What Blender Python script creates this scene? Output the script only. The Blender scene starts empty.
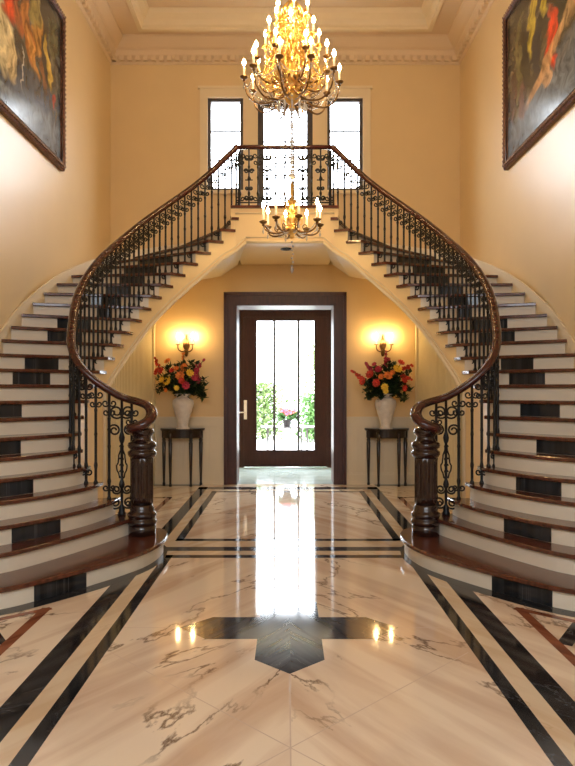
import bpy, math, random
from math import sin, cos, pi, radians, sqrt, atan2
random.seed(7)
sc = bpy.context.scene
COL = sc.collection
F, CX, HY = 670.0, 287.0, 390.0          # focal length in pixels, symmetry axis and horizon measured on the photo
RISE, NK = 0.16, 25
H = 9.65 * RISE                          # camera height

# ------------------------------------------------------------------ materials
def nt(name):
    m = bpy.data.materials.new(name); m.use_nodes = True
    n = m.node_tree.nodes; l = m.node_tree.links
    b = n.get('Principled BSDF')
    return m, n, l, b
def rgba(c): return (c[0], c[1], c[2], 1.0)
def simple(name, col, rough=0.5, metal=0.0, var=0.08, scale=8.0, spec=0.5, bump=0.0, bscale=60.0, stretch=(1, 1, 1), col2=None, coat=0.0, crough=.03):
    m, n, l, b = nt(name)
    tc = n.new('ShaderNodeTexCoord'); mp = n.new('ShaderNodeMapping'); mp.inputs['Scale'].default_value = stretch
    l.new(tc.outputs['Object'], mp.inputs['Vector'])
    ns = n.new('ShaderNodeTexNoise'); ns.inputs['Scale'].default_value = scale; ns.inputs['Detail'].default_value = 5
    l.new(mp.outputs[0], ns.inputs['Vector'])
    cr = n.new('ShaderNodeValToRGB')
    c1 = tuple(max(0, x * (1 - var)) for x in col) if col2 is None else col2
    c2 = tuple(min(1, x * (1 + var)) for x in col)
    cr.color_ramp.elements[0].position = .3; cr.color_ramp.elements[1].position = .7
    cr.color_ramp.elements[0].color = rgba(c1); cr.color_ramp.elements[1].color = rgba(c2)
    l.new(ns.outputs['Fac'], cr.inputs['Fac']); l.new(cr.outputs['Color'], b.inputs['Base Color'])
    b.inputs['Roughness'].default_value = rough; b.inputs['Metallic'].default_value = metal
    b.inputs['Specular IOR Level'].default_value = spec
    b.inputs['Coat Weight'].default_value = coat; b.inputs['Coat Roughness'].default_value = crough
    if bump > 0:
        n2 = n.new('ShaderNodeTexNoise'); n2.inputs['Scale'].default_value = bscale
        l.new(mp.outputs[0], n2.inputs['Vector'])
        bp = n.new('ShaderNodeBump'); bp.inputs['Strength'].default_value = bump; bp.inputs['Distance'].default_value = .01
        l.new(n2.outputs['Fac'], bp.inputs['Height']); l.new(bp.outputs[0], b.inputs['Normal'])
    return m
def emit(name, col, s):
    m, n, l, b = nt(name)
    b.inputs['Base Color'].default_value = rgba(col)
    b.inputs['Emission Color'].default_value = rgba(col); b.inputs['Emission Strength'].default_value = s
    return m
def marble(name, c_lo, c_hi, vein, rough=.06, scale=1.0, vein_w=.012, rot=-123, vein_amt=.8):
    m, n, l, b = nt(name)
    tc = n.new('ShaderNodeTexCoord'); mp = n.new('ShaderNodeMapping')
    sx_ = n.new('ShaderNodeSeparateXYZ'); l.new(tc.outputs['Object'], sx_.inputs[0])
    m1 = n.new('ShaderNodeMath'); m1.operation = 'SUBTRACT'; m1.inputs[1].default_value = .05; l.new(sx_.outputs[0], m1.inputs[0])
    m2 = n.new('ShaderNodeMath'); m2.operation = 'ABSOLUTE'; l.new(m1.outputs[0], m2.inputs[0])
    m3 = n.new('ShaderNodeMath'); m3.operation = 'GREATER_THAN'; m3.inputs[1].default_value = 0; l.new(m1.outputs[0], m3.inputs[0])
    m4 = n.new('ShaderNodeMath'); m4.operation = 'MULTIPLY_ADD'; m4.inputs[1].default_value = 7.3; m4.inputs[2].default_value = 0; l.new(m3.outputs[0], m4.inputs[0])
    cx_ = n.new('ShaderNodeCombineXYZ'); l.new(m2.outputs[0], cx_.inputs[0]); l.new(sx_.outputs[1], cx_.inputs[1]); l.new(m4.outputs[0], cx_.inputs[2])
    m0 = n.new('ShaderNodeMapping'); m0.inputs['Rotation'].default_value = (0, 0, radians(rot)); l.new(cx_.outputs[0], m0.inputs['Vector'])
    mp.inputs['Scale'].default_value = (scale * .62, scale * 1.35, scale)
    l.new(m0.outputs[0], mp.inputs['Vector'])
    n1 = n.new('ShaderNodeTexNoise'); n1.inputs['Scale'].default_value = 1.3; n1.inputs['Detail'].default_value = 7; n1.inputs['Distortion'].default_value = .6
    mq = n.new('ShaderNodeMapping'); mq.inputs['Scale'].default_value = (.5, 2.0, 1); l.new(mp.outputs[0], mq.inputs['Vector'])
    l.new(mq.outputs[0], n1.inputs['Vector'])
    cr = n.new('ShaderNodeValToRGB'); cr.color_ramp.elements[0].position = .36; cr.color_ramp.elements[1].position = .56
    cr.color_ramp.elements[0].color = rgba(c_lo); cr.color_ramp.elements[1].color = rgba(c_hi)
    l.new(n1.outputs['Fac'], cr.inputs['Fac'])
    n2 = n.new('ShaderNodeTexNoise'); n2.inputs['Scale'].default_value = 1.0; n2.inputs['Detail'].default_value = 10; n2.inputs['Roughness'].default_value = .58; n2.inputs['Distortion'].default_value = .35
    l.new(mp.outputs[0], n2.inputs['Vector'])
    s1 = n.new('ShaderNodeMath'); s1.operation = 'SUBTRACT'; s1.inputs[1].default_value = .52; l.new(n2.outputs['Fac'], s1.inputs[0])
    s2 = n.new('ShaderNodeMath'); s2.operation = 'ABSOLUTE'; l.new(s1.outputs[0], s2.inputs[0])
    mr = n.new('ShaderNodeMapRange'); mr.inputs['From Min'].default_value = 0; mr.inputs['From Max'].default_value = vein_w
    mr.inputs['To Min'].default_value = vein_amt; mr.inputs['To Max'].default_value = 0
    l.new(s2.outputs[0], mr.inputs['Value'])
    n3 = n.new('ShaderNodeTexNoise'); n3.inputs['Scale'].default_value = 1.3; l.new(tc.outputs['Object'], n3.inputs['Vector'])
    mr3 = n.new('ShaderNodeMapRange'); mr3.inputs['From Min'].default_value = .38; mr3.inputs['From Max'].default_value = .55; l.new(n3.outputs['Fac'], mr3.inputs['Value'])
    mu = n.new('ShaderNodeMath'); mu.operation = 'MULTIPLY'; l.new(mr.outputs[0], mu.inputs[0]); l.new(mr3.outputs[0], mu.inputs[1])
    mx = n.new('ShaderNodeMix'); mx.data_type = 'RGBA'; mx.inputs['B'].default_value = rgba(vein)
    l.new(mu.outputs[0], mx.inputs['Factor']); l.new(cr.outputs['Color'], mx.inputs['A']); l.new(mx.outputs['Result'], b.inputs['Base Color'])
    b.inputs['Roughness'].default_value = rough; b.inputs['Specular IOR Level'].default_value = .55 if c_hi[0] > .5 else .32
    return m
def pane_mat(name, tint=(1, 1, 1)):
    m, n, l, b = nt(name); n.remove(b)
    out = n.get('Material Output')
    t = n.new('ShaderNodeBsdfTransparent'); t.inputs[0].default_value = rgba(tint)
    g = n.new('ShaderNodeBsdfGlossy'); g.inputs['Roughness'].default_value = .02
    fr = n.new('ShaderNodeFresnel'); fr.inputs['IOR'].default_value = 1.2
    mx = n.new('ShaderNodeMixShader'); l.new(fr.outputs[0], mx.inputs[0]); l.new(t.outputs[0], mx.inputs[1]); l.new(g.outputs[0], mx.inputs[2])
    l.new(mx.outputs[0], out.inputs['Surface'])
    return m
M = {}
M['wall'] = simple('wall_paint', (.79, .61, .35), rough=.36, var=.02, scale=2, spec=.5, coat=.38, crough=.32)
M['wall_low'] = simple('wall_paint_satin', (.82, .60, .31), rough=.45, var=.02, scale=2)
M['trim'] = simple('cream_trim', (.86, .74, .54), rough=.35, var=.02, scale=3)
M['ceil'] = simple('ceiling_paint', (.78, .62, .44), rough=.6, var=.02, scale=2)
M['panel'] = simple('painted_panelling', (.78, .68, .44), rough=.45, var=.03)
M['string'] = simple('stair_string_paint', (.87, .68, .40), rough=.32, var=.02, scale=3)
M['riser'] = simple('riser_paint', (.86, .78, .64), rough=.4, var=.02, scale=4)
M['wood'] = simple('mahogany', (.056, .013, .010), rough=.2, var=.35, scale=6, stretch=(1, 1, 6), coat=.3)
M['tread'] = simple('mahogany_tread', (.10, .030, .017), rough=.2, var=.4, scale=5, stretch=(1, 6, 1), coat=.3)
M['doorwood'] = simple('dark_mahogany', (.060, .017, .012), rough=.42, var=.3, scale=6, stretch=(6, 6, 1))
M['leafwood'] = simple('door_leaf_wood', (.026, .007, .005), spec=.2, rough=.5, var=.3, scale=6, stretch=(6, 6, 1))
M['darkwood'] = simple('ebonised_wood', (.018, .010, .008), rough=.3, var=.3, scale=6, coat=.3)
M['newel'] = simple('newel_mahogany', (.024, .009, .007), rough=.2, var=.4, scale=8, stretch=(4, 4, 1), coat=.4)
M['iron'] = simple('wrought_iron', (.006, .006, .007), rough=.42, metal=.3, var=.3, scale=30)
M['marble'] = marble('cream_marble', (.66, .49, .36), (.88, .76, .61), (.13, .07, .04), vein_amt=.9)
M['blackm'] = marble('black_marble', (.010, .011, .013), (.03, .032, .036), (.25, .25, .26), scale=3, vein_w=.008, vein_amt=.35, rough=.08)
M['greym'] = marble('grey_marble', (.03, .035, .045), (.07, .075, .09), (.3, .3, .3), scale=3, vein_w=.008, vein_amt=.3, rough=.08)
M['brownm'] = marble('brown_marble', (.16, .05, .025), (.28, .10, .05), (.1, .04, .02), scale=3, rough=.08)
M['bandm'] = marble('buff_marble', (.66, .50, .33), (.76, .63, .46), (.4, .25, .1), scale=2, vein_w=.01, vein_amt=.3, rough=.07)
M['joint'] = simple('joint_filler', (.55, .42, .32), rough=.4)
M['slate'] = simple('slate_tile', (.42, .50, .47), rough=.15, var=.15, scale=3)
M['gold'] = simple('gilt_metal', (.90, .60, .20), rough=.3, metal=1, var=.12, scale=20)
M['bronze'] = simple('antique_bronze', (.22, .13, .06), rough=.3, metal=1, var=.3, scale=20)
M['wax'] = emit('candle_sleeve_glow', (1, .80, .48), 1.6)  # sleeve's own emission stands in for bulb light shining through the wax
M['bulb'] = emit('lit_candle_bulb', (1, .66, .27), 400)
M['sbulb'] = emit('lit_sconce_bulb', (1, .66, .27), 900)
M['pane'] = pane_mat('window_glass')
M['winframe'] = simple('window_frame_paint', (.055, .05, .06), rough=.35, var=.1)
M['frame'] = simple('carved_picture_frame', (.13, .055, .045), rough=.35, var=.75, scale=38, metal=.25, bump=1.0, bscale=38)
M['bead'] = simple('carved_beading_gilt', (.30, .20, .16), rough=.35, var=.3, scale=20, metal=.4)
M['vase'] = simple('vase_ceramic', (.74, .68, .62), rough=.35, var=.10, scale=14, bump=.7, bscale=26)
M['leaf'] = simple('bouquet_leaf', (.025, .05, .015), rough=.5, var=.5, scale=12)
M['stem'] = simple('stem_green', (.05, .08, .02), rough=.6)
M['fred'] = simple('red_petal', (.62, .05, .03), rough=.5, var=.35, scale=20)
M['fcrim'] = simple('crimson_petal', (.45, .03, .07), rough=.5, var=.35, scale=20)
M['foran'] = simple('orange_petal', (.85, .24, .05), rough=.5, var=.3, scale=20)
M['fyel'] = simple('yellow_petal', (.9, .58, .06), rough=.5, var=.2, scale=20)
M['fpink'] = simple('pink_petal', (.80, .12, .2), rough=.5, var=.3, scale=20)
M['silver'] = simple('brushed_nickel', (.7, .68, .64), rough=.3, metal=1)
M['shrub'] = simple('garden_foliage', (.09, .19, .05), rough=.6, var=.4, scale=6)
M['shrub2'] = simple('pale_garden_foliage', (.17, .24, .09), rough=.6, var=.4, scale=6)
M['patio'] = simple('pale_patio_stone', (.7, .68, .64), rough=.6, var=.08)
M['ptable'] = simple('patio_table_metal', (.10, .09, .09), rough=.4, metal=.5)
M['pot'] = simple('dark_planter', (.06, .05, .05), rough=.5)
def crystal():
    m, n, l, b = nt('cut_crystal')
    b.inputs['Base Color'].default_value = (.72, .72, .76, 1); b.inputs['Roughness'].default_value = .08
    b.inputs['Metallic'].default_value = .0; b.inputs['Alpha'].default_value = .75
    b.inputs['Specular IOR Level'].default_value = 1.0; b.inputs['Coat Weight'].default_value = 1.0
    return m
M['crystal'] = crystal()
M['amber'] = simple('amber_crystal', (1.0, .76, .36), rough=.15, metal=.85, var=.2, scale=30)
def painting_mat(name, base_lo, base_hi, blobs, seed):
    """abstract oil painting: warped colour patches over a dark ground; object x = along the wall, z = up, both 0..1"""
    m, n, l, b = nt(name)
    tc = n.new('ShaderNodeTexCoord')
    nz = n.new('ShaderNodeTexNoise'); nz.inputs['Scale'].default_value = 6.5; nz.inputs['Detail'].default_value = 7
    ofs = n.new('ShaderNodeMapping'); ofs.inputs['Location'].default_value = (seed, seed * .7, 0); l.new(tc.outputs['UV'], ofs.inputs['Vector'])
    l.new(ofs.outputs[0], nz.inputs['Vector'])
    sb = n.new('ShaderNodeVectorMath'); sb.operation = 'SUBTRACT'; sb.inputs[1].default_value = (.5, .5, .5); l.new(nz.outputs['Color'], sb.inputs[0])
    ms = n.new('ShaderNodeVectorMath'); ms.operation = 'SCALE'; ms.inputs['Scale'].default_value = .16; l.new(sb.outputs[0], ms.inputs[0])
    ad = n.new('ShaderNodeVectorMath'); ad.operation = 'ADD'; l.new(tc.outputs['UV'], ad.inputs[0]); l.new(ms.outputs[0], ad.inputs[1])
    n2 = n.new('ShaderNodeTexNoise'); n2.inputs['Scale'].default_value = 5; n2.inputs['Detail'].default_value = 8; n2.inputs['Distortion'].default_value = 1.5
    l.new(ad.outputs[0], n2.inputs['Vector'])
    cr = n.new('ShaderNodeValToRGB'); cr.color_ramp.elements[0].position = .35; cr.color_ramp.elements[1].position = .68
    cr.color_ramp.elements[0].color = rgba(base_lo); cr.color_ramp.elements[1].color = rgba(base_hi); l.new(n2.outputs['Fac'], cr.inputs['Fac'])
    cur = cr.outputs['Color']
    for (u, v, ru, rv, ang, c, amt) in blobs:
        mp = n.new('ShaderNodeMapping'); mp.vector_type = 'TEXTURE'
        mp.inputs['Location'].default_value = (u, v, 0); mp.inputs['Rotation'].default_value = (0, 0, radians(ang)); mp.inputs['Scale'].default_value = (ru, rv, 1)
        l.new(ad.outputs[0], mp.inputs['Vector'])
        sp = n.new('ShaderNodeVectorMath'); sp.operation = 'MULTIPLY'; sp.inputs[1].default_value = (1, 1, 0); l.new(mp.outputs[0], sp.inputs[0])
        ln = n.new('ShaderNodeVectorMath'); ln.operation = 'LENGTH'; l.new(sp.outputs[0], ln.inputs[0])
        mr = n.new('ShaderNodeMapRange'); mr.inputs['From Min'].default_value = .75; mr.inputs['From Max'].default_value = 1.1
        mr.inputs['To Min'].default_value = amt; mr.inputs['To Max'].default_value = 0; l.new(ln.outputs['Value'], mr.inputs['Value'])
        mx = n.new('ShaderNodeMix'); mx.data_type = 'RGBA'; mx.inputs['B'].default_value = rgba(c)
        l.new(mr.outputs[0], mx.inputs['Factor']); l.new(cur, mx.inputs['A']); cur = mx.outputs['Result']
    st_ = n.new('ShaderNodeMapping'); st_.inputs['Scale'].default_value = (22, 7, 1); st_.inputs['Rotation'].default_value = (0, 0, radians(25)); l.new(ad.outputs[0], st_.inputs['Vector'])
    n4 = n.new('ShaderNodeTexNoise'); n4.inputs['Scale'].default_value = 1.4; n4.inputs['Detail'].default_value = 6; l.new(st_.outputs[0], n4.inputs['Vector'])
    r4 = n.new('ShaderNodeMapRange'); r4.inputs['From Min'].default_value = .3; r4.inputs['From Max'].default_value = .7; r4.inputs['To Min'].default_value = .35; r4.inputs['To Max'].default_value = 1.75; l.new(n4.outputs['Fac'], r4.inputs['Value'])
    m4 = n.new('ShaderNodeVectorMath'); m4.operation = 'SCALE'; l.new(cur, m4.inputs[0]); l.new(r4.outputs[0], m4.inputs['Scale']); cur = m4.outputs['Vector']
    l.new(cur, b.inputs['Base Color']); b.inputs['Roughness'].default_value = .2; b.inputs['Specular IOR Level'].default_value = .45
    return m

# ------------------------------------------------------------------ mesh builder
def sub(a, b): return (a[0]-b[0], a[1]-b[1], a[2]-b[2])
def addv(a, b): return (a[0]+b[0], a[1]+b[1], a[2]+b[2])
def mul(a, s): return (a[0]*s, a[1]*s, a[2]*s)
def cross(a, b): return (a[1]*b[2]-a[2]*b[1], a[2]*b[0]-a[0]*b[2], a[0]*b[1]-a[1]*b[0])
def norm(a):
    d = sqrt(a[0]**2+a[1]**2+a[2]**2) or 1e-9
    return (a[0]/d, a[1]/d, a[2]/d)
class MB:
    def __init__(s): s.v = []; s.f = []; s.mi = []; s.sm = []; s.uv = None
    def face(s, idx, mi=0, sm=False): s.f.append(tuple(idx)); s.mi.append(mi); s.sm.append(sm)
    def poly(s, pts, mi=0):
        o = len(s.v); s.v += [tuple(p) for p in pts]; s.face(range(o, o+len(pts)), mi)
    def box(s, x0, x1, y0, y1, z0, z1, mi=0):
        o = len(s.v)
        s.v += [(x0,y0,z0),(x1,y0,z0),(x1,y1,z0),(x0,y1,z0),(x0,y0,z1),(x1,y0,z1),(x1,y1,z1),(x0,y1,z1)]
        for q in ((0,3,2,1),(4,5,6,7),(0,1,5,4),(1,2,6,5),(2,3,7,6),(3,0,4,7)): s.face([o+i for i in q], mi)
    def prism(s, poly, z0, z1, mi=0):
        a = sum(poly[i][0]*poly[(i+1)%len(poly)][1]-poly[(i+1)%len(poly)][0]*poly[i][1] for i in range(len(poly)))
        if a < 0: poly = poly[::-1]
        n = len(poly); o = len(s.v)
        s.v += [(p[0],p[1],z0) for p in poly] + [(p[0],p[1],z1) for p in poly]
        s.face([o+i for i in range(n)][::-1], mi); s.face([o+n+i for i in range(n)], mi)
        for i in range(n):
            j = (i+1) % n; s.face([o+i,o+j,o+n+j,o+n+i], mi)
    def grid(s, rows, mi=0, sm=False, flip=False):
        o = len(s.v); w = len(rows[0])
        for r in rows: s.v += [tuple(p) for p in r]
        for i in range(len(rows)-1):
            for j in range(w-1):
                q = [o+i*w+j, o+i*w+j+1, o+(i+1)*w+j+1, o+(i+1)*w+j]
                s.face(q[::-1] if flip else q, mi, sm)
    def tube(s, pts, r, n=6, mi=0, closed=False, caps=True, flat=None, up=None):
        """round tube; r may be a list; flat=(a,b) gives an elliptical section (side, up)"""
        m = len(pts); o = len(s.v); ref = None
        for i, p in enumerate(pts):
            a = pts[i-1] if i > 0 or closed else pts[i]; b = pts[(i+1) % m] if i < m-1 or closed else pts[i]
            t = norm(sub(b, a))
            if up is not None: rf = up
            else:
                if ref is None: ref = (0,0,1) if abs(t[2]) < .9 else (1,0,0)
                rf = ref
            sd = norm(cross(t, rf)); u = norm(cross(sd, t))
            if up is None: ref = u
            rr = r[i] if isinstance(r, (list, tuple)) else r
            fa, fb = flat if flat else (1, 1)
            for k in range(n):
                a_ = 2*pi*k/n
                s.v.append(addv(p, addv(mul(sd, cos(a_)*rr*fa), mul(u, sin(a_)*rr*fb))))
        for i in range(m if closed else m-1):
            i2 = (i+1) % m
            for k in range(n):
                k2 = (k+1) % n
                s.face([o+i*n+k, o+i*n+k2, o+i2*n+k2, o+i2*n+k], mi, True)
        if caps and not closed:
            s.face([o+k for k in range(n)][::-1], mi); s.face([o+(m-1)*n+k for k in range(n)], mi)
    def lathe(s, prof, n=16, c=(0,0,0), mi=0, flute=0, fz=(0,0), fd=.1, axis='z', sharp=False):
        o = len(s.v); m = len(prof)
        for (r, z) in prof:
            for k in range(n):
                a = 2*pi*k/n; rr = r
                if flute and fz[0] <= z <= fz[1]: rr = r*(1-fd*(0.5-0.5*cos(flute*a)))
                s.v.append((c[0]+rr*cos(a), c[1]+rr*sin(a), c[2]+z))
        for i in range(m-1):
            for k in range(n):
                k2 = (k+1) % n
                s.face([o+i*n+k, o+i*n+k2, o+(i+1)*n+k2, o+(i+1)*n+k], mi, not sharp)
        if prof[0][0] > 1e-5: s.face([o+k for k in range(n)][::-1], mi)
        if prof[-1][0] > 1e-5: s.face([o+(m-1)*n+k for k in range(n)], mi)
    def ball(s, c, r, n=8, m=6, mi=0, sz=1.0):
        s.lathe([(max(1e-6, r*sin(pi*i/m)), -r*sz*cos(pi*i/m)) for i in range(m+1)], n, c, mi)
    def build(s, name, mats, parent=None, sx=1, loc=None):
        v = s.v; f = s.f
        if loc: v = [(p[0]-loc[0], p[1]-loc[1], p[2]-loc[2]) for p in v]
        if sx < 0: v = [(-p[0], p[1], p[2]) for p in v]; f = [q[::-1] for q in f]
        me = bpy.data.meshes.new(name); me.from_pydata(v, [], f)
        for mt in (mats if isinstance(mats, (list, tuple)) else [mats]): me.materials.append(mt)
        me.polygons.foreach_set('material_index', s.mi); me.polygons.foreach_set('use_smooth', s.sm)
        me.update()
        o = bpy.data.objects.new(name, me); COL.objects.link(o)
        if parent: o.parent = parent
        if loc: o.location = (loc[0]*sx, loc[1], loc[2])
        return o
def empty(name, label, cat, loc=(0,0,0), group=None):
    o = bpy.data.objects.new(name, None); o.location = loc; COL.objects.link(o)
    o['label'] = label; o['category'] = cat; o.empty_display_size = .1
    if group: o['group'] = group
    return o
def put(mb, name, mats, parent, sx=1):
    """build a part from world coordinates under a thing whose Empty stands somewhere"""
    L = parent['_loc'] if '_loc' in parent else tuple(parent.location)
    mb2 = mb
    o = mb2.build(name, mats, None, sx)
    # shift vertices so the parented part stays where it was
    P = parent; off = [0, 0, 0]
    while P is not None:
        off = [off[i]+P.location[i] for i in range(3)]; P = P.parent
    for vert in o.data.vertices: vert.co.x -= off[0]; vert.co.y -= off[1]; vert.co.z -= off[2]
    o.parent = parent
    return o
def structure(o): o['kind'] = 'structure'; return o
def tag(o, label, cat, group=None):
    o['label'] = label; o['category'] = cat
    if group: o['group'] = group
    return o
def crom(pts, n):
    """resample a polyline as a smooth Catmull-Rom curve, n points evenly by arc length"""
    out = []; m = len(pts); d = len(pts[0])
    for i in range(m-1):
        p0 = pts[max(i-1,0)]; p1 = pts[i]; p2 = pts[i+1]; p3 = pts[min(i+2,m-1)]
        for s in range(12):
            t = s/12
            out.append(tuple(.5*(2*p1[j]+(p2[j]-p0[j])*t+(2*p0[j]-5*p1[j]+4*p2[j]-p3[j])*t*t+(3*p1[j]-p0[j]-3*p2[j]+p3[j])*t**3) for j in range(d)))
    out.append(tuple(pts[-1]))
    L = [0]
    for i in range(1, len(out)): L.append(L[-1]+sqrt(sum((out[i][j]-out[i-1][j])**2 for j in range(d))))
    res = []; k = 0
    for i in range(n):
        s = L[-1]*i/(n-1)
        while k < len(L)-2 and L[k+1] < s: k += 1
        t = (s-L[k])/max(1e-9, L[k+1]-L[k]); t = min(1, max(0, t))
        res.append(tuple(out[k][j]*(1-t)+out[k+1][j]*t for j in range(d)))
    return res
def smooth_at(tab, k):
    """Catmull-Rom look-up in a table {int k: tuple}"""
    ks = sorted(tab); k = min(max(k, ks[0]), ks[-1]); i = int(math.floor(k)); i = min(i, ks[-1]-1); t = k-i
    g = lambda q: tab[min(max(q, ks[0]), ks[-1])]
    p0, p1, p2, p3 = g(i-1), g(i), g(i+1), g(i+2)
    return tuple(.5*(2*p1[j]+(p2[j]-p0[j])*t+(2*p0[j]-5*p1[j]+4*p2[j]-p3[j])*t*t+(3*p1[j]-p0[j]-3*p2[j]+p3[j])*t**3) for j in range(len(p1)))

# ------------------------------------------------------------------ stair plan (left side; the right is its mirror image)
I = {1:(-1.25,6.70),2:(-1.47,6.66),3:(-1.66,6.60),4:(-1.82,6.55),5:(-1.94,6.54),6:(-2.03,6.58),7:(-2.085,6.72),8:(-2.115,6.90),9:(-2.125,7.08),
     10:(-2.11,7.26),11:(-2.07,7.44),12:(-2.02,7.61),13:(-1.965,7.77),14:(-1.90,7.92),15:(-1.825,8.05),16:(-1.745,8.18),17:(-1.655,8.30),18:(-1.55,8.43),
     19:(-1.43,8.55),20:(-1.29,8.66),21:(-1.14,8.75),22:(-.98,8.82),23:(-.82,8.87),24:(-.665,8.91),25:(-.62,8.94)}
O = {1:(-3,4.02),2:(-3,4.36),3:(-3,4.66),4:(-3,4.92),5:(-3,5.15),6:(-3,5.37),7:(-3,5.6),8:(-3,5.85),9:(-3,6.1),10:(-3,6.36),11:(-3,6.62),12:(-3,6.86),13:(-3,7.08),
     14:(-2.98,7.30),15:(-2.96,7.55),16:(-2.93,7.82),17:(-2.90,8.11),18:(-2.85,8.42),19:(-2.77,8.76),20:(-2.65,9.12),21:(-2.47,9.53),22:(-2.2,9.96),23:(-1.82,10.4),24:(-1.3,10.8),25:(-.72,11.5)}
for _k in range(9, 25):
    _a, _b = I[_k], O[_k]; _d = sqrt((_b[0]-_a[0])**2+(_b[1]-_a[1])**2); I[_k] = (_a[0]+(_b[0]-_a[0])/_d*.03, _a[1]+(_b[1]-_a[1])/_d*.03)
SO = dict(O); SO.update({20:(-2.72,9.4),21:(-2.6,10.2),22:(-2.25,11.0),23:(-1.85,11.0),24:(-1.42,11.0),25:(-1.05,11.0)})
W = {k:(-3, O[k][1]) for k in O}; W.update({18:(-3,8.7),19:(-3,9.2),20:(-3,9.8),21:(-3,10.6),22:(-3,11.5),23:(-2.2,11.5),24:(-1.5,11.5),25:(-.8,11.5)})
NOSE = {1:[(-1.37,6.73),(-1.25,6.68),(-1.175,6.52),(-1.145,6.3),(-1.165,6.03),(-1.26,5.72),(-1.53,5.27),(-1.83,4.87),(-2.02,4.68),(-2.5,4.34),(-3,4.02)],
        2:[(-1.47,6.66),(-1.46,6.52),(-1.50,6.37),(-1.62,6.05),(-1.8,5.63),(-2.0,5.24),(-2.16,5.02),(-2.55,4.68),(-3,4.36)],
        3:[(-1.66,6.60),(-1.68,6.4),(-1.77,6.08),(-1.9,5.78),(-2.06,5.5),(-2.25,5.24),(-2.6,4.94),(-3,4.66)],
        4:[(-1.82,6.55),(-1.84,6.35),(-1.93,6.08),(-2.12,5.73),(-2.33,5.45),(-2.65,5.18),(-3,4.92)],
        5:[(-1.94,6.54),(-1.97,6.35),(-2.08,6.08),(-2.24,5.82),(-2.4,5.62),(-2.7,5.38),(-3,5.15)],
        6:[(-2.03,6.58),(-2.1,6.33),(-2.25,6.05),(-2.47,5.77),(-2.75,5.55),(-3,5.37)],
        7:[(-2.085,6.72),(-2.2,6.42),(-2.55,5.97),(-3,5.6)]}
NP = 20
def nose(k):
    if k in NOSE: return crom(NOSE[k], 2*NP)
    a, b = I[k], O[k]
    return [(a[0]+(b[0]-a[0])*i/(NP-1), a[1]+(b[1]-a[1])*i/(NP-1)) for i in range(NP)]
def offset(pl, d):
    """shift a plan polyline downhill by d"""
    out = []
    for i, p in enumerate(pl):
        a = pl[max(i-1,0)]; b = pl[min(i+1,len(pl)-1)]
        tx, ty = b[0]-a[0], b[1]-a[1]; q = sqrt(tx*tx+ty*ty) or 1e-9
        out.append((p[0]-ty/q*d, p[1]+tx/q*d))
    return out
def off_s(k): return .42 if k < 23 else (.42+.05*(k-23) if k < 24 else .47+.12*(k-24))
KS = 12.0                                # below this tread the string runs down to the floor
def HR(k):
    t = {1:1.15,2:1.10,3:1.02,4:.965,5:.935,6:.94,7:.96,8:1.0,9:1.05,10:1.09,11:1.115,12:1.11,13:1.08,14:1.045,15:1.005,16:.97,17:.935,18:.905,19:.885,20:.87,21:.865,22:.875,23:.90,24:.93,25:.81}
    return smooth_at({a:(b,) for a, b in t.items()}, k)[0]
def Bpos(k):
    """line of the balusters, just inside the open edge"""
    i = smooth_at(I, k)
    j = smooth_at(I, k+.05); h = smooth_at(I, k-.05)
    tx, ty = j[0]-h[0], j[1]-h[1]; q = sqrt(tx*tx+ty*ty) or 1e-9
    return (i[0]-ty/q*.055, i[1]+tx/q*.055, tx/q, ty/q)

def px_x(x, y): return 285.5+x/y*F

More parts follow.
